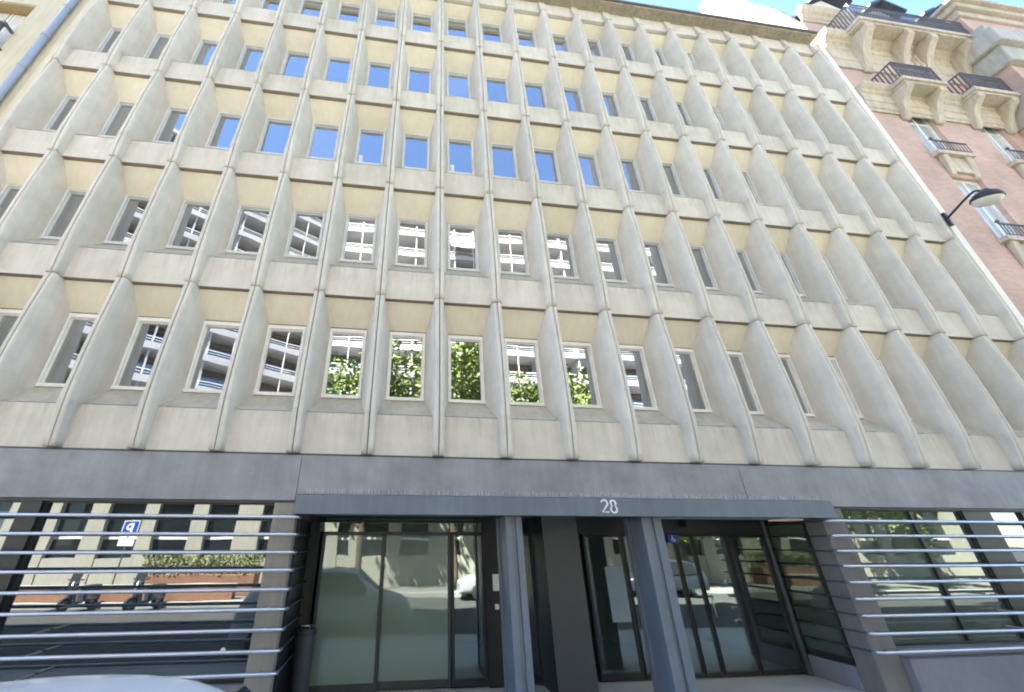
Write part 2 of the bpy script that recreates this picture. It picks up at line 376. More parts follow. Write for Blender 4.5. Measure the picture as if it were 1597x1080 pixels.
# short parapet panels under the roof slab, with the ends of the fins
par = MB()
for k in range(-8, 12):
    cx = (k+.5)*S
    par.box(cx-.47, cx+.47, .10, .5, ROOF_F+.03, ROOF_F+.66)
part(par, 'parapet_panels', M['concrete'])
for k in range(-8, 13):
    a = -.055 if k < 12 else -.0; 
    xa, xb = (k*S-.115 if k > -8 else k*S+.012), (k*S+.115 if k < 12 else k*S-.012)
    part(MB().prism([(-.03, ROOF_F+.025), (.5, ROOF_F+.025), (.5, ROOF_F+.66), (.06, ROOF_F+.66)], xa, xb), 'fin_end', M['concrete'], .01)
part(MB().box(x0-.2, x1+.0, -.24, 11, ROOF_F+.66, ROOF_F+.74), 'roof_slab', M['slab_under'], .012)
part(MB().box(x0-.2, x1+.02, -.30, 11.0, ROOF_F+.744, ROOF_F+.83), 'roof_edge', M['slate_cap'], .01)

# grey cladding band over the ground floor
def frieze():
    xs = [-9.6, -2.25, 5.6, 14.75]
    for a, b in zip(xs, xs[1:]):
        part(MB().box(a+.004, b-.004, .06, .55, 2.72, ZA-.03), 'frieze_panel', M['frieze'], .006)
frieze()
part(MB().box(x0, 14.7, .09, .7, ZA-.028, ZA+.004).box(x0, 14.7, .10, .56, 2.685, 2.715), 'flashing', M['dark_steel'])

# canopy with the house number
can = MB().box(-2.2, 7.02, -.17, .056, 2.515, 2.79)
canopy = part(can, 'canopy', M['blue_steel'], .006)
canopy['label'] = 'blue grey steel canopy beam'
part(MB().box(-2.2, 7.02, -.172, .056, 2.794, 2.802), 'canopy_cap', M['frieze'])
sp = MB()
for i in range(0, 330):
    x = -2.1 + i*.0275
    if random.random() < .12: continue
    dx, dy = random.uniform(-.012, .012), random.uniform(-.05, .03); hh = random.uniform(.06, .1)
    sp.tube([(x, -.02, 2.80), (x+dx, -.02+dy, 2.80+hh)], .003, 4, cap=False)
sp.box(-2.1, 6.95, -.04, .0, 2.802, 2.81)
part(sp, 'bird_spike_strip', M['rail'])
def digit(mb, pts, r, y):
    """stroke of a flat raised numeral, pts in xz"""
    n = len(pts); L = []; R = []
    for i, p in enumerate(pts):
        a = Vector(pts[max(i-1, 0)]); b = Vector(pts[min(i+1, n-1)]); d = (b-a).normalized(); q = Vector((-d.y, d.x))
        L.append(Vector(p)+q*r); R.append(Vector(p)-q*r)
    for i in range(n-1):
        quad = [L[i], L[i+1], R[i+1], R[i]]
        F = [(q.x, y, q.y) for q in quad]; B = [(q.x, y+.012, q.y) for q in quad]
        mb.poly(F); 
        mb.poly([F[0], F[1], B[1], B[0]]); mb.poly([F[3], F[2], B[2], B[3]])
    mb.poly([(L[0].x,y,L[0].y),(R[0].x,y,R[0].y),(R[0].x,y+.012,R[0].y),(L[0].x,y+.012,L[0].y)])
    mb.poly([(L[-1].x,y,L[-1].y),(R[-1].x,y,R[-1].y),(R[-1].x,y+.012,R[-1].y),(L[-1].x,y+.012,L[-1].y)])
def arc(cx, cz, rx, rz, a0, a1, n=14): return [(cx+rx*math.cos(math.radians(a0+(a1-a0)*i/n)), cz+rz*math.sin(math.radians(a0+(a1-a0)*i/n))) for i in range(n+1)]
num = MB(); bx, bz = 2.675, 2.565
digit(num, arc(bx+.062, bz+.145, .052, .052, 165, -30) + [(bx+.012, bz+.013), (bx+.125, bz+.013)], .0125, -.184)
num8 = MB()
digit(num, arc(bx+.215, bz+.148, .043, .045, 90, 450, 20), .0125, -.184)
digit(num, arc(bx+.215, bz+.055, .052, .052, 90, 450, 20), .0125, -.184)
part(num, 'house_number', M['white'], 0)['label'] = 'white raised numerals 28'

# recess: ceiling, hall behind the glass
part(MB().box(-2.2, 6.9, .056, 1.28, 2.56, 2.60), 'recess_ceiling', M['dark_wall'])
part(MB().box(-2.0, .95, .35, .62, 2.545, 2.559), 'soffit_light_panel', M['soffit'])
part(MB().box(3.9, 6.85, .5, 1.1, 2.545, 2.559), 'soffit_light_panel', M['soffit'])
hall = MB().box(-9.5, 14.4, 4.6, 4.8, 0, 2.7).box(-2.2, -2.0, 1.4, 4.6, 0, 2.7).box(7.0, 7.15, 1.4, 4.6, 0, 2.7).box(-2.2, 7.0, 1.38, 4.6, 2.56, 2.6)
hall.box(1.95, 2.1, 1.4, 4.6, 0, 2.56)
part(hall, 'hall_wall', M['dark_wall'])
part(MB().box(-2.2, 7.0, 1.304, 4.6, -.2, .004), 'hall_floor', M['floor'])
part(MB().box(4.7, 6.5, 3.9, 4.5, .004, 1.05).box(4.6, 6.6, 3.8, 4.55, 1.054, 1.1), 'reception_desk', M['pier'], .02)
# piers of the ground floor
part(MB().box(-2.54, -2.2, .02, 1.45, 0, 2.68), 'pier', M['pier'], .01)
part(MB().box(6.9, 7.36, .02, .38, 0, 2.68), 'pier', M['pier_grey'], .01)
part(MB().box(1.92, 2.57, .62, 1.36, .0, 2.56), 'pier', M['dark_steel'], .01)
def column(xc, yf, yb, w):
    mb = MB(); t = .10
    mb.box(xc-w/2, xc-.035, yf, yf+t, .012, 2.514).box(xc+.035, xc+w/2, yf, yf+t, .012, 2.514)
    mb.box(xc-w/2+.03, xc+w/2-.03, yf+t, yb-t, .012, 2.514).box(xc-w/2, xc+w/2, yb-t, yb, .012, 2.514)
    mb.box(xc-.035, xc+.035, yf+.03, yf+t, .012, 2.514)
    c = part(mb, 'column', M['blue_steel'], .006)
    part(MB().box(xc-w/2-.05, xc+w/2+.05, yf-.05, yb+.05, .002, .012), 'base_plate', M['dark_steel'], parent=c, loc=OFF*0)
    return c
column(1.22, -.03, .62, .27)
column(3.60, -.03, .56, .35)

# front glazing of the recess, y = 1.3
def leaf(xa, xb, za, zb, y, glass, name, rail=.05, bottom=.10, fm=None):
    f = MB().box(xa, xa+rail, y-.03, y+.03, za+bottom, zb-rail).box(xb-rail, xb, y-.03, y+.03, za+bottom, zb-rail)
    f.box(xa, xb, y-.03, y+.03, za, za+bottom).box(xa, xb, y-.03, y+.03, zb-rail, zb)
    o = part(f, name, fm or M['dark_steel'], .004)
    g = MB().box(xa+rail-.006, xb-rail+.006, y-.006, y+.006, za+bottom-.006, zb-rail+.006).build('pane', glass, o)
    return o
door = leaf(-1.93, -.83, .02, 2.30, 1.30, M['door_glass'], 'sliding_door')
door2 = leaf(-.86, .38, .02, 2.30, 1.37, M['door_glass'], 'sliding_door')
leaf(.39, 1.00, .02, 2.30, 1.33, M['hall_glass'], 'side_light', fm=M['black_steel'])
leaf(1.30, 1.92, .02, 2.30, 1.33, M['hall_glass'], 'side_light', fm=M['black_steel'])
part(MB().box(1.0, 1.30, 1.27, 1.40, 0, 2.55), 'door_post', M['black_steel'], .005)
part(MB().box(-2.0, 1.0, 1.24, 1.40, 2.304, 2.555), 'door_header', M['header_glass'], .004)
part(MB().box(-1.50, -1.27, 1.19, 1.24, 2.44, 2.49), 'motion_sensor', M['black_steel'], .01)
leaf(2.95, 3.74, .02, 2.28, 1.33, M['hall_glass'], 'side_light', .045, .1, M['black_steel'])
leaf(3.76, 4.86, .02, 2.28, 1.33, M['hall_glass'], 'side_light', .03, .06, M['black_steel'])
leaf(4.88, 5.22, .02, 2.28, 1.33, M['hall_glass'], 'side_light', .025, .06, M['black_steel'])
d3 = leaf(5.24, 5.96, .02, 2.28, 1.33, M['hall_glass'], 'entrance_door', .03, .06, M['black_steel'])
MB().tube([(5.30, 1.24, .9), (5.30, 1.24, 1.25)], .014, 8).build('door_handle', M['rail'], d3)
leaf(5.98, 6.82, .02, 2.28, 1.33, M['hall_glass'], 'side_light', .03, .06, M['black_steel'])
part(MB().box(2.57, 6.86, 1.26, 1.40, 2.284, 2.555), 'door_header', M['black_steel'], .004)
part(MB().box(5.02, 5.22, 1.08, 1.26, 2.40, 2.52), 'motion_sensor', M['black_steel'], .01)
part(MB().lathe((6.86, 1.27, 0), [(.055, 0), (.055, 2.55)], 14), 'corner_post', M['dark_steel'])
# glazed right cheek of the recess, between corner post and pier
f = MB().box(6.90, 6.94, .40, 1.22, .32, .42).box(6.90, 6.94, .40, 1.22, 2.44, 2.5).box(6.9, 6.94, .385, .43, .42, 2.44)
sg_ = part(f, 'side_light', M['black_steel'])
MB().box(6.912, 6.924, .42, 1.22, .415, 2.45).build('pane', M['shop_pane_green'], sg_)
part(MB().box(6.88, 6.99, .386, 1.25, 0, .316), 'plinth', M['plinth'], .01)
part(MB().box(-2.196, -2.16, .2, 1.28, 0.0, 2.5), 'recess_lining', M['black_steel'])

# street windows left and right of the entrance
def street_window(xa, xb, za, zb, y, glass, splits=(), t=.035):
    f = MB()
    f.box(xa, xa+t, y-.04, y+.06, za+t, zb-t).box(xb-t, xb, y-.04, y+.06, za+t, zb-t)
    f.box(xa, xb, y-.045, y+.06, za, za+t).box(xa, xb, y-.045, y+.06, zb-t, zb)
    for s_ in splits: f.box(s_-.03, s_+.03, y-.038, y+.06, za+t, zb-t)
    xs = [xa+t] + sorted(splits) + [xb-t]
    w = part(MB().box(xa+.02, xb-.02, y+.012, y+.024, za+.02, zb-.02), 'street_window', glass)
    f.build('window_frame', M['black_steel'], w)
    return w
wl = street_window(-5.86, -2.545, .45, 2.70, .22, M['shop_pane'])
MB().lathe((-2.93, .20, .80), [(0, -.006), (.035, -.004), (.035, .0)], 16, axis='y').build('round_sticker', M['white'], wl)
street_window(-9.55, -6.14, .45, 2.70, .22, M['shop_pane'])
part(MB().box(-6.14, -5.86, .12, .5, .0, 2.70), 'mullion_post', M['black_steel'], .006)
street_window(7.37, 10.17, .62, 2.70, .22, M['shop_pane_green'], (9.03,))
part(MB().box(10.17, 10.80, .16, .6, .0, 2.70), 'mullion_post', M['black_steel'], .006)
street_window(10.80, 14.3, .62, 2.70, .22, M['shop_pane'], (11.6,))
part(MB().box(-9.6, -2.545, .10, .6, 0, .446), 'plinth', M['plinth'], .01)
part(MB().box(7.364, 14.7, -.10, .6, 0, .50).box(7.37, 14.7, .0, .6, .504, .612), 'plinth', M['plinth'], .015)
# horizontal metal rails in front of the street windows, wrapping into the recess
ZR = [2.47, 2.235, 2.0, 1.775, 1.54, 1.305, 1.075, .84, .60]
def grille(side):
    xa, xr = (-9.5, -2.12) if side < 0 else (14.6, 6.86)
    s_ = 1 if side < 0 else -1
    for z in ZR:
        j_ = [random.uniform(-.007, .007) for _ in range(4)]
        mb = MB().tube([(xa, -.15, z+j_[0])] + [(xa+(xr-xa)*t_, -.15+j_[3]*.5, z+j_[i_]) for i_, t_ in ((1, .3), (2, .62))] + [(xr - s_*.09, -.15, z), (xr - s_*.03, -.135, z), (xr, -.09, z), (xr + s_*.004, -.02, z)], .023, 10)
        r = part(mb, 'rail', M['rail'])
        for bx_ in ((-2.37, -5.2, -8.0) if side < 0 else (7.13, 9.9, 12.6)): MB().box(bx_-.014, bx_+.014, -.14, .024 if abs(bx_) in (2.37, 7.13) else .2, z-.012, z+.012).build('bracket', M['rail'], r)
        rt = MB().tube([(xr + s_*.004, -.024, z), (xr + s_*.005, 1.20, z)], .014, 8).build('rail_return', M['dark_steel'], r)  # darker steel than the rails: shade of the recess put into the colour
grille(-1); grille(1)
part(MB().box(1.13, 1.25, 1.235, 1.268, 1.36, 1.62), 'intercom_plate', M['white'], .006)
part(MB().box(1.15, 1.22, 1.24, 1.268, 1.08, 1.16), 'intercom_plate', M['white'], .006)
nt_ = part(MB().box(3.30, 3.66, 1.288, 1.292, .85, 1.72), 'notice_sheet', M['notice'])
# dark bin standing in the left corner of the recess
bn = thing('litter_bin', 'slim black bin with lid and handle in the dark corner beside the frosted sliding door', 'bin', (-1.95, .85, 0))
MB().lathe((0,0,0), [(.0,.004),(.12,.005),(.135,.05),(.15,.8),(.15,.86)], 20).build('body', M['dark_steel'], bn)
lid = MB().lathe((0,0,0), [(.16,.86),(.165,.90),(.13,.955),(.05,.985),(0,.99)], 20).build('lid', M['black_steel'], bn)
MB().tube([(-.06,-.10,.95),(-.06,-.16,.99),(.06,-.16,.99),(.06,-.10,.95)], .012, 8).build('handle', M['brass'], lid)
# blue access pictogram on the hall glass
ac = tag(MB().box(4.70, 4.92, 1.272, 1.284, 2.13, 2.27).build('access_sign', M['sign_blue'], bevel=.003), 'small blue and white wheelchair access sign on the hall glass right of the entrance columns', 'sign')
pic = MB(); 
for (a, b_, c, d_) in ((4.785,4.805,2.185,2.225),(4.805,4.84,2.185,2.197),(4.835,4.845,2.15,2.19)): pic.box(a, b_, 1.266, 1.271, c, d_)
pic.lathe((4.795, 1.269, 2.242), [(0,-.003),(.012,-.003),(.012,.002)], 12, axis='y')
digit(pic, arc(4.80, 2.18, .032, .03, 120, 380, 12), .005, 1.267)
pic.build('pictogram', M['white'], ac)

# ------------------------------------------------------------------ cream neighbour on the left
cb = thing('cream_building', 'cream stucco house with shuttered window left of the concrete office block', 'building', (-14, 4, 0))
CB = Vector((-14, 4, 0))
def cpart(mb, name, mat, bevel=0): return mb.build(name, mat, cb, -CB, bevel)
xw = -10.93
wl_ = MB()
wl_.box(-26, -9.75, .06, 11, 0, 12.9).box(xw, -9.75, .06, 11, 12.9, 15.1).box(-26, -12.3, .06, 11, 12.9, 15.1).box(-26, -9.75, .06, 11, 15.1, 20.0).box(-12.3, xw, .42, 11, 12.9, 15.1)
cpart(wl_, 'wall', M['cream'])
cpart(MB().box(-12.3, xw, .07, .42, 15.02, 15.098).box(xw-.03, xw-.002, .07, .42, 12.9, 15.016), 'window_lining', M['ochre'])
shutter = MB()
for xa_, xb_ in ((-11.58, -10.98), (-12.26, -11.62)):
    shutter.box(xa_, xa_+.05, .30, .345, 12.95, 14.98).box(xb_-.05, xb_, .30, .345, 12.95, 14.98)
    for i in range(8): shutter.box(xa_+.07+i*.06, xa_+.105+i*.06, .305, .34, 12.95, 14.98)
cpart(shutter, 'shutter', M['white'])
cpart(MB().box(-12.28, xw-.03, .38, .415, 12.95, 15.0), 'window', M['pane'])
rl = MB()
rl.box(-12.4, -11.0, -.16, -.10, 13.30, 13.72).box(-12.4, -10.92, -.19, -.08, 13.72, 13.78).box(-12.4, -10.98, -.14, -.11, 12.98, 13.03)
rl.box(-10.97, -10.92, -.08, .06, 13.70, 13.78).tube([(-11.0,-.13,13.0),(-10.93,-.13,12.96),(-10.88,-.10,13.0),(-10.88,.06,13.0)], .025, 8)
for i in range(13): rl.box(-12.39+i*.112, -12.365+i*.112, -.135, -.115, 13.03, 13.30)
cpart(rl, 'railing', M['iron'])
pipe = MB().tube([(-10.08, -.03, .2), (-10.08, -.03, 19.9)], .075, 14)
pp = cpart(pipe, 'downpipe', M['zinc'])
for z in (9.2, 11.0, 12.35, 13.65, 15.0, 17): MB().lathe((-10.08, -.03, z), [(.075,-.04),(.092,-.035),(.092,.035),(.075,.04)], 14).build('pipe_collar', M['zinc'], pp)
cpart(MB().box(-26, -9.7, -.35, 11, 20.004, 20.4), 'cornice', M['cream'], .02)
cpart(MB().prism([(-.2, 20.404), (11, 20.404), (8, 24.5), (2.5, 24.5)], -26, -9.8), 'roof', M['slate'])

# ------------------------------------------------------------------ brick and stone building on the right
bb = thing('brick_building', 'pink brick apartment house with cream stone cornices and iron balconies', 'building', (19, 4, 0))
BB = Vector((19, 4, 0))
def bpart(mb, name, mat, bevel=0, parent=None): return mb.build(name, mat, parent or bb, -BB if parent is None else (0,0,0), bevel)
WX = [(16.2, 17.35), (19.2, 20.35), (22.2, 23.35)]
ROWS = [(2.6, 5.2), (6.1, 8.7), (9.95, 12.5), (13.52, 16.0)]
bw = MB(); xa, xb = 14.76, 30
ys = .06
zcur = 0
for (z0, z1) in ROWS:
    bw.box(xa, xb, ys, .6, zcur, z0)
    e = xa
    for (wa, wb) in WX: bw.box(e, wa, ys, .6, z0, z1); e = wb
    bw.box(e, xb, ys, .6, z0, z1); zcur = z1
bw.box(xa, xb, ys, .6, zcur, 21.2)
bw.box(xa, xb, .602, 12, 0, 21.2)
bpart(bw, 'wall', M['brick'])
for (z0, z1) in ROWS:
    for (wa, wb) in WX:
        wn = bpart(MB().box(wa, wb, .21, .23, z0, z1), 'window', M['pale_pane'])
        fr = MB().box(wa, wa+.07, .17, .25, z0+.08, z1-.08).box(wb-.07, wb, .17, .25, z0+.08, z1-.08).box(wa, wb, .165, .25, z0, z0+.08).box(wa, wb, .165, .25, z1-.08, z1)
        xm = (wa+wb)/2; fr.box(xm-.035, xm+.035, .172, .25, z0+.08, z1-.08).box(wa+.07, xm-.035, .18, .24, z0+1.75, z0+1.8).box(xm+.035, wb-.07, .18, .24, z0+1.75, z0+1.8)
        bpart(fr, 'window_frame', M['white'], parent=wn)
        sl = MB().box(wa-.12, wb+.12, -.14, .28, z0-.16, z0-.004)
        sl.prism([(-.10, z0-.164), (.055, z0-.164), (.055, z0-1.0), (.0, z0-.95), (-.06, z0-.6)], wa+.02, wa+.24).prism([(-.10, z0-.164), (.055, z0-.164), (.055, z0-1.0), (.0, z0-.95), (-.06, z0-.6)], wb-.24, wb-.02)
        sl.box(wa+.24, wb-.24, -.02, .058, z0-.85, z0-.164)
        bpart(sl, 'window_sill', M['stone'], .012)
        gd = MB().box(wa-.08, wb+.08, -.16, -.12, z0+.40, z0+.44).box(wa-.08, wb+.08, -.15, -.13, z0+.02, z0+.045)
        for i in range(11): gd.box(wa-.08+i*(wb-wa+.14)/10, wa-.06+i*(wb-wa+.14)/10, -.147, -.133, z0+.045, z0+.40)
        gd.lathe((wa-.08, -.14, z0+.44), [(.0,.0),(.045,.02),(.05,.05),(.03,.09),(0,.1)], 10)
        bpart(gd, 'guard_rail', M['iron'])
def cornice(z, x0_, x1_, prof, name, mat, y0=.056):
    """prof: list of (projection, height) from the bottom up"""
    p = [(y0, z)] + [(y0-a, z+b) for a, b in prof] + [(y0, z+prof[-1][1])]
    return bpart(MB().prism(p, x0_, x1_), name, mat)
lowprof = [(.05,0),(.05,.10),(.10,.14),(.10,.42),(.14,.46),(.14,.80),(.20,.86),(.20,.96),(.26,1.02),(.34,1.12),(.34,1.20)]
cornice(15.45, 14.78, 30, lowprof, 'string_course', M['stone'])
topprof = [(.06,0),(.06,.45),(.10,.5),(.10,1.05),(.14,1.1),(.14,1.35),(.22,1.42),(.22,1.52),(.32,1.6),(.40,1.78),(.40,1.92)]
cornice(18.02, 14.78, 30, topprof, 'cornice', M['stone'])
def console(xc, w, ztop, zbot, proj, mat='stone'):
    H = ztop-zbot; p = [(.05, zbot), (-.02, zbot)]
    for i in range(1, 13):
        t = i/12; p.append((-.06-(proj-.06)*(t**2.2*.85+.15*math.sin(t*PI/2)) - .03*math.sin(t*2*PI), zbot+H*.86*t))
    p += [(-proj-.02, zbot+H*.88), (-proj-.02, ztop), (.05, ztop)]
    b = bpart(MB().prism(p, xc-w/2, xc+w/2), 'bracket', M[mat], .02)
def rail_panel(mb, x0_, x1_, y, z0, z1):
    mb.box(x0_, x1_, y-.02, y+.02, z1-.04, z1).box(x0_, x1_, y-.015, y+.015, z0+.04, z0+.075).box(x0_, x1_, y-.012, y+.012, z1-.2, z1-.175)
    n = int((x1_-x0_)/.12)
    for i in range(n+1):
        x = x0_ + (x1_-x0_)*i/n; mb.box(x-.012, x+.012, y-.012, y+.012, z0+.075, z1-.04)
    for i in range(n):
        x = x0_ + (x1_-x0_)*(i+.5)/n
        mb.lathe((x, y, z0+.42), [(.042,-.008),(.042,.008),(.026,.008),(.026,-.008),(.042,-.008)], 8, axis='y')
        mb.lathe((x, y, z0+.25), [(.042,-.008),(.042,.008),(.026,.008),(.026,-.008),(.042,-.008)], 8, axis='y')
        mb.lathe((x, y, z1-.11), [(.042,-.008),(.042,.008),(.026,.008),(.026,-.008),(.042,-.008)], 8, axis='y')
def side_panel(mb, x, y0, y1, z0, z1):
    mb.box(x-.02, x+.02, y0, y1, z1-.04, z1).box(x-.015, x+.015, y0, y1, z0+.04, z0+.075)
    n = max(3, int((y1-y0)/.085))
    for i in range(n+1):
        y = y0+(y1-y0)*i/n; mb.box(x-.012, x+.012, y-.017, y+.017, z0+.075, z1-.04)
def balcony(x0_, x1_, proj, zs, zr, brs, zb, lab=None):
    sl = MB().box(x0_, x1_, -proj, .05, zs-.16, zs).box(x0_+.05, x1_-.05, -proj+.06, .05, zs-.26, zs-.164)
    b = bpart(sl, 'balcony', M['stone'], .012)
    r = MB(); rail_panel(r, x0_+.05, x1_-.05, -proj+.06, zs, zr); side_panel(r, x0_+.07, -proj+.085, .05, zs, zr); side_panel(r, x1_-.07, -proj+.085, .05, zs, zr)
    bpart(r, 'railing', M['iron'], parent=b)
    for xc, w in brs: console(xc, w, zs-.262, zb, proj-.08)
    return b
balcony(15.95, 17.75, .62, 16.62, 17.5, [(16.15,.26),(17.5,.26)], 15.2)
balcony(18.85, 20.75, .62, 16.62, 17.5, [(19.05,.26),(20.5,.26)], 15.2)
balcony(15.7, 21.3, .82, 19.95, 20.95, [(16.1,.34),(17.85,.30),(18.9,.30),(20.6,.34)], 17.9)
# small balusters between the big brackets
for x in (18.1, 18.38, 18.66):
    bpart(MB().lathe((x, -.12, 18.45), [(.05,0),(.085,.15),(.05,.42),(.06,.75),(.08,.8)], 10), 'baluster', M['stone'])
# attic: wall, cornice
atprof = [(.04,0),(.04,.15),(.10,.2),(.10,.42),(.2,.5),(.28,.66),(.28,.78)]
cornice(21.2, 14.78, 20.9, atprof, 'attic_cornice', M['stone'])
# projecting bay on the right
by = -.85
bay = MB().box(20.95, 24.6, by, .056, 0, 15.4).box(20.95, 24.6, by, .056, 16.7, 17.9).box(20.95, 24.6, by, .056, 20.0, 21.15)
bpart(bay, 'bay', M['brick'])
bpart(MB().box(20.85, 24.7, by-.1, .056, 15.404, 16.696).box(20.8, 24.75, by-.22, .056, 17.904, 18.8).box(20.6, 24.9, by-.42, .056, 18.804, 19.6).box(20.7, 24.8, by-.3, .056, 19.604, 19.996), 'bay_band', M['grey_stone'], .05)
bpart(MB().box(20.85, 24.7, by-.1, .056, 21.154, 21.5).box(20.7, 24.85, by-.25, .056, 21.504, 21.8).box(20.55, 25.0, by-.4, .056, 21.804, 21.95), 'bay_cornice', M['stone'], .03)
bpart(MB().prism([(by-.3, 21.954), (.056, 21.954), (.056, 22.2), (by+.2, 22.15)], 20.6, 24.95), 'bay_roof', M['slate'])
# sunlit white gable wall of the mansard above the office roof
gab = [(.12,20.9),(.25,21.6),(.47,22.9),(1.19,25.4),(2.55,29.2),(2.55,20.9)]
bpart(MB().prism(gab, 14.78, 15.1), 'gable_wall', M['gable'])
bpart(MB().prism([(.0,21.984),(.5,22.0),(1.6,25.8),(4.0,28.2),(10,28.2),(10,21.984)], 15.104, 30), 'roof', M['slate'])
def dormer(xc, w, z0, z1):
    y = .35
    d = bpart(MB().slab([(xc-w/2, z0), (xc+w/2, z0), (xc+w/2, z1), (xc, z1+.55), (xc-w/2, z1)], y, 2.6), 'dormer', M['white'])
    p = MB().box(xc-w/2+.16, xc+w/2-.16, y-.012, y-.002, z0+.2, z1-.1); bpart(p, 'dormer_window', M['pane'], parent=d)
    rf = MB().slab([(xc-w/2-.2, z1-.03), (xc, z1+.62), (xc+w/2+.2, z1-.03), (xc+w/2+.2, z1+.1), (xc, z1+.78), (xc-w/2-.2, z1+.1)], y-.35, 2.6)
    bpart(rf, 'dormer_roof', M['slate'], parent=d)
dormer(17.4, 1.5, 22.0, 23.7); dormer(20.2, 1.5, 22.0, 23.7); dormer(23.0, 1.5, 22.0, 23.7)
for x in (15.9, 22.0):
    bpart(MB().box(x-.5, x+.5, 2.2, 3.4, 24, 30), 'chimney', M['brick'], .02)

# ------------------------------------------------------------------ street lamp on its wall bracket
lp = thing('street_lamp', 'black bracket street lamp fixed to the white edge of the concrete office facade', 'street lamp', (14.45, -.10, 10.38))
MB().box(-.05, .05, -.04, .03, -.26, .20).build('wall_bracket', M['black_steel'], lp, bevel=.01)
MB().tube([(0,-.02,.0),(0,-.12,.05),(0,-.42,.19),(0,-.62,.27),(0,-.72,.29),(0,-.79,.25),(0,-.82,.14)], .03, 10).build('arm', M['black_steel'], lp)
hd = MB().lathe((0,0,0), [(.0,.26),(.07,.25),(.12,.19),(.22,.13),(.285,.03),(.295,-.045),(.275,-.05),(.2,.01)], 28).build('lamp_shade', M['black_steel'], lp, (0,-.83,-.06))
hd.rotation_euler = (math.radians(14), 0, 0)
MB().lathe((0,0,0), [(.274,-.046),(.265,-.10),(.20,-.165),(.10,-.20),(0,-.208)], 28).build('lamp_glass', M['lampglass'], hd)

# ------------------------------------------------------------------ across the street (seen mirrored in the glass)
ab = thing('apartment_building', 'tall pale apartment block with white balconies, mirrored in the office windows from across the street', 'building', (0, -17, 0))
AB = Vector((0, -17, 0))
def apart(mb, name, mat, parent=None, bevel=0): return mb.build(name, mat, parent or ab, -AB if parent is None else (0,0,0), bevel)
FL = 12; F0 = 4.4; FH = 2.9; YB = -28.0
apart(MB().box(-34, 34, -42, -17.0, 0, F0).box(-8, 44, -42, YB-2.3, F0, F0+FL*FH).box(-8.2, 44.2, -42, YB-1, F0+FL*FH, F0+FL*FH+.5), 'wall', [M['recess']])
stonef = MB(); x = -34; gw = []
rr = random.Random(5)
while x < 33.5:
    pw = rr.choice((.7, .8, 1.2)); ww = rr.choice((1.4, .7, 1.6))
    stonef.box(x, x+pw, -17.0, -15.7, .05, F0); gw.append((x+pw, x+pw+ww)); stonef.box(x+pw, x+pw+ww, -17, -15.74, .05, 1.5); x += pw+ww
stonef.box(-34, 34.6, -17, -15.6, F0+.004, F0+.48)
apart(MB().box(-34, 44, -41, -17.01, F0+.004, F0+.4), 'podium_bounce_cover', M['slate'])  # dark slab added to cut the light bouncing up off the podium
apart(stonef, 'stone_front', M['block'])
for a, b_ in gw: 
    w = apart(MB().box(a, b_, -16.0, -15.98, 1.5, F0), 'window', M['dark_pane'])
    apart(MB().box(a, b_, -15.975, -15.95, 2.3, 2.42), 'window_frame', M['white'], w)
def balcony_row(x0_, x1_, z, yfr, parent, off, nwin):
    b_ = MB().box(x0_, x1_, yfr-2.2, yfr, z, z+.22).box(x0_, x1_, yfr-.10, yfr, z+.224, z+.62)
    o = b_.build('balcony', M['balcony'], parent, off)
    dv = MB(); rl2 = MB().box(x0_, x1_, yfr-.08, yfr-.03, z+1.05, z+1.11).box(x0_, x1_, yfr-.07, yfr-.04, z+.82, z+.85)
    n = int((x1_-x0_)/2.1)
    for i in range(n+1):
        x = x0_+.1+(x1_-x0_-.2)*i/n
        if i % 2 == 0: dv.box(x-.07, x+.07, yfr-2.2, yfr-.12, z+.224, z+FH-.004)
        rl2.box(x-.035, x+.035, yfr-.09, yfr-.02, z+.62, z+FH-.004 if i % 2 else z+1.05)
    dv.build('divider', M['balcony'], o); rl2.build('rail', M['white'], o)
    for i in range(nwin):
        p = (x1_-x0_)/nwin; MB().box(x0_+i*p+.5, x0_+i*p+p*.62, yfr-2.17, yfr-2.15, z+.25, z+2.4).build('window', M['shop_pane'], parent, off)
for f_ in range(FL): balcony_row(-8, 44, F0+.5+f_*FH, YB, ab, -AB, 5)
wg = thing('apartment_wing', 'angled balcony wing of the mirrored block, showing as slanting bands in the left hand windows', 'building', (-8.6, -33, 0), rotz=math.radians(-33))
WH = F0+.7+12*FH
MB().box(-24, -.2, -7, -2.21, F0+.02, WH).build('wall', M['recess'], wg)
for f_ in range(12): balcony_row(-24, 0, F0+.7+f_*FH, 0, wg, (0,0,0), 4)
MB().box(-24.2, .2, -7, .2, WH+.004, WH+.4).build('roof', M['balcony'], wg)
for x in (-23, -16, -8, -.6): MB().box(x-.2, x+.2, -.9, -.5, .0, F0+.7).build('pillar', M['balcony'], wg)
aw = tag(MB().prism([(-27.9, 33.6), (-26.4, 31.6), (-26.4, 31.5), (-27.9, 33.5)], 4.4, 7.4).build('reflection_awning', M['white']), 'white sloping panel added on an upper balcony for its bright reflection in the office windows', 'reflection_awning')  # added for a bright sunlit patch mirrored in the office windows

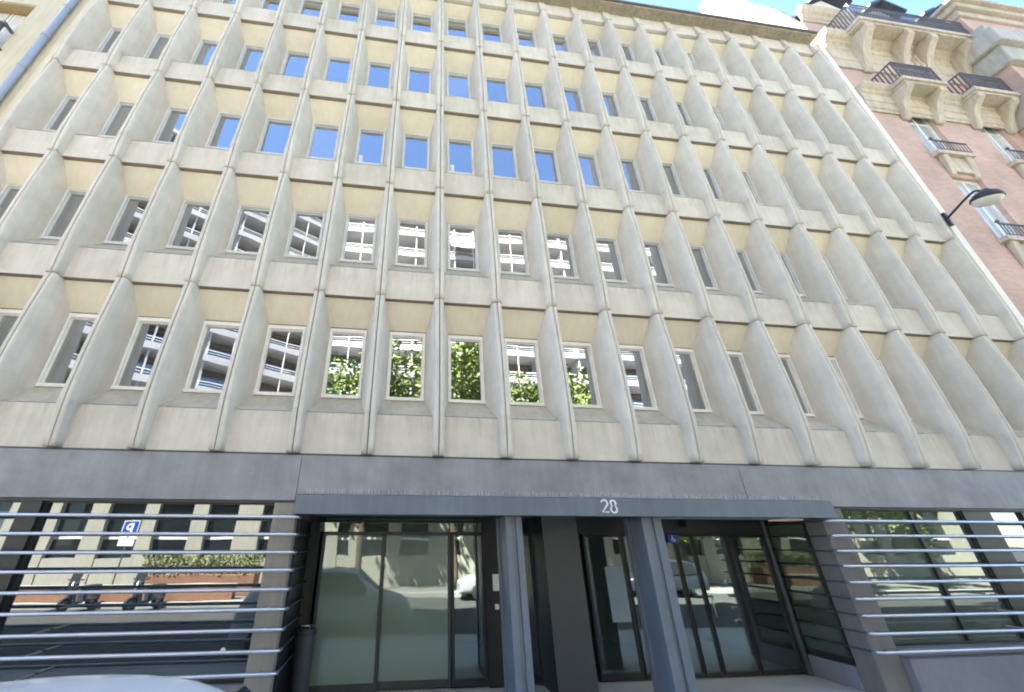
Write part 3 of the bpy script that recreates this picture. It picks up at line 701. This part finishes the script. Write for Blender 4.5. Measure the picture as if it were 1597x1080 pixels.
def tree(x, y, H, R, label, seed):
    rnd = random.Random(seed)
    t = thing('street_tree', label, 'tree', (x, y, .05), 'trees along the opposite pavement')
    mb = MB(); base = H-1.7*R
    mb.tube([(0,0,0),(.05,.02,.5),(.0,.05,base*.6),(.1,0,base),(.0,.0,base+R*.8)], [.24,.18,.15,.13,.05], 10)
    for i in range(7):
        a = rnd.uniform(0, 2*PI); l = R*rnd.uniform(.6,.95); zb = base+rnd.uniform(-.6, R*.5)
        mb.tube([(0,0,zb),(math.cos(a)*l*.5, math.sin(a)*l*.5, zb+l*.4),(math.cos(a)*l, math.sin(a)*l, zb+l*.75)], [.08,.05,.02], 6)
    mb.build('trunk', M['bark'], t)
    cl = [(Vector((rnd.gauss(0,.45)*R, rnd.gauss(0,.45)*R, base+R*.75+rnd.gauss(0,.42)*R)), rnd.uniform(.28,.5)*R) for _ in range(26)]
    lf = MB()
    for _ in range(6500):
        c, r = rnd.choice(cl); d = Vector((rnd.gauss(0,1), rnd.gauss(0,1), rnd.gauss(0,1))).normalized()
        p = c + d*r*(rnd.random()**.4); s_ = rnd.uniform(.10, .19)
        u = Vector((rnd.gauss(0,1), rnd.gauss(0,1), rnd.gauss(0,.6))).normalized(); w = u.cross(Vector((rnd.gauss(0,1), rnd.gauss(0,1), rnd.gauss(0,1)))).normalized()
        lf.poly([p-u*s_, p+w*s_*.55, p+u*s_, p-w*s_*.55])
    me = bpy.data.meshes.new('crown'); me.from_pydata(lf.v, [], lf.f); me.materials.append(M['leaf']); me.update()
    link('crown', me, t)
tree(-2.2, -13.4, 12.0, 3.0, 'rounded green tree mirrored in the first-floor windows above the left end of the canopy', 1)
tree(2.6, -13.6, 12.8, 3.2, 'tallest green tree mirrored in the first-floor windows above the middle of the canopy', 2)
tree(8.2, -13.3, 11.8, 2.9, 'green tree mirrored in the first-floor windows above the house number', 3)
tree(22.5, -13.5, 6.2, 2.1, 'low bushy tree mirrored in the left pane of the railed window right of the entrance', 4)
tree(28.0, -13.5, 6.8, 2.3, 'low bushy tree mirrored in the right pane of the railed window right of the entrance', 5)
tree(15.5, -13.7, 7.4, 2.3, 'low bushy tree mirrored in the hall glass right of the entrance columns', 6)
hg = thing('hedge_planter', 'terracotta planter of clipped pale hedge mirrored in the left street window', 'planter', (-9.0, -14.5, .05))
MB().box(-2.4, 2.4, -.45, .45, 0, .85).build('trough', M['planter'], hg, bevel=.03)
hm = MB(); rnd = random.Random(9)
for _ in range(3000):
    p = Vector((rnd.uniform(-2.45, 2.45), rnd.uniform(-.5,.5), rnd.uniform(.8, 1.6))); s_ = rnd.uniform(.04,.09)
    u = Vector((rnd.gauss(0,1), rnd.gauss(0,1), rnd.gauss(0,1))).normalized(); w = u.cross(Vector((rnd.gauss(0,1), rnd.gauss(0,1), .3))).normalized()
    hm.poly([p-u*s_, p+w*s_*.6, p+u*s_, p-w*s_*.6])
me = bpy.data.meshes.new('hedge'); me.from_pydata(hm.v, [], hm.f); me.materials.append(M['hedge']); link('hedge', me, hg)
ps = thing('parking_sign', 'blue square parking sign on a pole mirrored in the left street window', 'sign', (-12.6, -14.6, .05))
MB().tube([(0,0,0),(0,0,3.2)], .03, 10).build('pole', M['iron'], ps)
MB().box(-.33, .33, .032, .05, 2.35, 3.02).box(-.30,.30,.051,.053,2.38,2.99).build('sign_plate', [M['white']], ps)
MB().box(-.29, .29, .0535, .058, 2.39, 2.98).build('sign_face', M['sign_blue'], ps)
lt = MB()   # the letter P, facing the office (+y), so x runs mirrored
lt.box(.03,.12,.0585,.064,2.46,2.9)
def dl(pts):
    mb2 = MB(); digit(mb2, pts, .042, 0); 
    for f_ in mb2.f: lt.poly([(mb2.v[i][0], .0585+mb2.v[i][1]*.4, mb2.v[i][2]) for i in f_])
dl([(.05, 2.86)] + arc(-.03, 2.76, .10, .10, 90, 270, 10) + [(.05, 2.66)])
lt.build('letter', M['white'], ps)
MB().box(-.33, .33, .032, .045, 1.95, 2.28).build('time_plate', M['white'], ps)

def car(x, y, rotz, paint, label, tall=1.0):
    c = thing('parked_car', label, 'car', (x, y, -.14), 'cars parked along the kerbs', rotz)
    c.scale.z = tall
    # stations along the length: x, z of belt, z of roof, half width at belt, half width of the roof
    st = [(-2.05,.62,.66,.62,.55),(-1.98,.86,.93,.78,.66),(-1.80,.93,1.18,.84,.66),(-1.45,.95,1.46,.87,.64),(-.7,.95,1.575,.88,.64),(.1,.95,1.59,.88,.63),(.55,.945,1.50,.88,.62),(1.0,.94,1.16,.87,.66),(1.22,.93,.985,.86,.72),(1.75,.82,.87,.82,.66),(2.05,.66,.70,.70,.6),(2.12,.52,.55,.62,.5)]
    rows = []
    for sx, zb, zr, wb, wr in st:
        lo = .24
        half = [(0,lo),(wb*.85,lo),(wb*.98,lo+.10),(wb*1.0,(lo+zb)/2),(wb*.985,zb-.02),(wr+ (wb-wr)*.5,(zb+zr)/2+.01),(wr,zr-.03),(wr*.8,zr),(0,zr+.012)]
        rows.append([(sx, w, z) for w, z in half] + [(sx, -w, z) for w, z in half[-2:0:-1]])
    b = MB(); b.grid(rows, 0, True, True); b.poly(rows[0][::-1]); b.poly(rows[-1])
    bo = b.build('body', paint, c); ss = bo.modifiers.new('sub', 'SUBSURF'); ss.levels = ss.render_levels = 2
    def lerp_st(sx):
        for (a, b_) in zip(st, st[1:]):
            if a[0] <= sx <= b_[0]:
                t = (sx-a[0])/(b_[0]-a[0]); return [a[i]+(b_[i]-a[i])*t for i in range(5)]
    for sg in (1,-1):
        g = []
        for i in range(9):
            sx = -1.35+i*(2.15/8); _, zb, zr, wb, wr = lerp_st(sx)
            g.append([(sx, sg*(wr+(wb-wr)*.97+.004), zb+.02), (sx, sg*(wr+(wb-wr)*.5+.016), (zb+zr)/2+.01), (sx, sg*(wr+.022), zr-.09)])
        MB().grid(g).build('side_window', M['car_glass'], c)
    for (xa_, xb_, nm) in ((.56, 1.16, 'windscreen'), (-1.86, -1.5, 'rear_window')):
        g = []
        for i in range(7):
            sx = xa_+(xb_-xa_)*i/6; _, zb, zr, wb, wr = lerp_st(sx)
            off = .012 if nm == 'windscreen' else .016
            g.append([(sx+(off if nm == 'windscreen' else -off), wr*k*.93, zr+.014-.02*abs(k)**3) for k in (-1,-.6,-.2,.2,.6,1)])
        MB().grid(g).build(nm, M['car_glass'], c)
    for wx in (-1.28, 1.32):
        for sg in (1,-1):
            w = MB().lathe((0,0,0), [(.2,-.1),(.30,-.1),(.33,-.06),(.33,.06),(.30,.1),(.2,.1)], 22, axis='y').build('wheel', M['tyre'], c, (wx, sg*.76, .33))
            MB().lathe((0,0,0), [(.0,.085),(.06,.09),(.19,.07),(.21,.098),(.21,-.098),(.19,-.07),(0,-.085)], 18, axis='y').build('rim', M['alloy'], w)
    for sg in (1,-1):
        MB().lathe((0,0,0), [(0,.03),(.07,.02),(.1,-.03)], 14, axis='x').build('headlight', M['lampglass'], c, (2.02, sg*.55, .62))
    return c
car(-2.1, -4.45, 0, M['car_white'], 'white parked car with its roof at the lower left corner before the railed window', 1.03)
car(4.6, -11.5, PI, M['car_grey'], 'silver car parked across the street, mirrored in the entrance glass')
car(12.4, -11.4, PI, M['car_dark'], 'dark blue car parked across the street, mirrored in the glass right of the columns')

def scooter(x, y, rz, label):
    t = thing('scooter', label, 'scooter', (x, y, -.14), 'scooters parked across the street', rz)
    for wx in (-.6, .62):
        w = MB().lathe((0,0,0), [(.15,-.05),(.23,-.06),(.26,0),(.23,.06),(.15,.05)], 18, axis='y').build('wheel', M['tyre'], t, (wx, 0, .26))
        MB().lathe((0,0,0), [(0,.03),(.15,.04),(.15,-.04),(0,-.03)], 14, axis='y').build('rim', M['alloy'], w)
    bd = MB().prism([(-.16,.30),(.16,.30),(.2,.55),(.15,.74),(-.15,.74),(-.2,.55)], -.78, -.05)
    bd.prism([(-.15,.24),(.15,.24),(.15,.34),(-.15,.34)], -.1, .35)
    bd.slab([(.30,.26),(.42,.26),(.56,.98),(.46,1.02)], -.2, .2)
    bd.build('body', M['car_dark'], t, bevel=.04)
    MB().prism([(-.15,.742),(.15,.742),(.13,.83),(-.13,.83)], -.75, .0).build('seat', M['tyre'], t, bevel=.03)
    MB().tube([(.44,-.34,1.06),(.5,-.1,1.04),(.5,.1,1.04),(.44,.34,1.06)], .02, 8).build('handlebar', M['black_steel'], t)
    MB().tube([(.52,0,1.0),(.62,0,.3)], .04, 8).build('fork', M['alloy'], t)
    MB().slab([(.50,1.0),(.53,1.0),(.42,1.42),(.40,1.42)], -.2, .2).build('windshield', M['black_steel'], t)
scooter(-12.1, -11.8, PI/2+.2, 'dark scooter with windshield mirrored low in the left street window, nearer the dark post')
scooter(-9.8, -11.8, PI/2+.35, 'dark scooter with windshield mirrored low in the left street window, nearer the entrance')
lw = thing('planter_wall', 'low orange brick planter wall mirrored low in the left street window', 'planter', (-11, -13.0, .05))
MB().box(-5, 4, -.2, .2, 0, .5).build('wall', M['planter'], lw, bevel=.01)
MB().box(-5.04, 4.04, -.24, .24, .504, .56).build('coping', M['block'], lw, bevel=.01)

# ------------------------------------------------------------------ light, sky, camera
SUN_EL, SUN_AZ = math.radians(59), math.radians(-44)        # azimuth from +y towards +x
sd = Vector((math.sin(SUN_AZ)*math.cos(SUN_EL), math.cos(SUN_AZ)*math.cos(SUN_EL), math.sin(SUN_EL)))
sun = bpy.data.lights.new('sun', 'SUN'); sun.energy = 5.0; sun.angle = math.radians(.53); sun.color = (1, .95, .86)
so = bpy.data.objects.new('sun', sun); COL.objects.link(so); so.location = (0, 0, 60); so.rotation_euler = (-sd).to_track_quat('-Z', 'Y').to_euler()
wd = bpy.data.worlds.new('World'); scn.world = wd; wd.use_nodes = True
nt = wd.node_tree; bg = nt.nodes['Background']; sky = nt.nodes.new('ShaderNodeTexSky'); sky.sky_type = 'NISHITA'; sky.sun_disc = False
sky.sun_elevation = SUN_EL; sky.sun_rotation = SUN_AZ; sky.air_density = 1.0; sky.dust_density = .15; sky.ozone_density = 3.5
bg.inputs['Strength'].default_value = .05
nt.links.new(sky.outputs[0], bg.inputs[0])

W_, H_ = 1597.0, 1080.0
f_px, yaw, pitch, px_ = 625.8, math.radians(7.10), math.radians(26.21), 692.5
cam = bpy.data.cameras.new('camera'); cam.sensor_width = 36; cam.lens = 36*f_px/W_; cam.shift_x = (W_/2-px_)/W_; cam.clip_end = 2000; cam.clip_start = .05
co = bpy.data.objects.new('camera', cam); COL.objects.link(co)
co.location = (-.637*S, -5.74*S, ZA-1.113*S)
R = Vector((math.cos(yaw), -math.sin(yaw), 0)); F = Vector((math.sin(yaw)*math.cos(pitch), math.cos(yaw)*math.cos(pitch), math.sin(pitch))); U = R.cross(F)
co.rotation_euler = Matrix((R, U, -F)).transposed().to_euler()
scn.camera = co
vs = scn.view_settings; vs.view_transform = 'Standard'; vs.look = 'None'; vs.gamma = 1; vs.exposure = 3.75; vs.use_curve_mapping = False
scn.cycles.filter_width = 2.0; scn.cycles.max_bounces = 8; scn.cycles.diffuse_bounces = 4
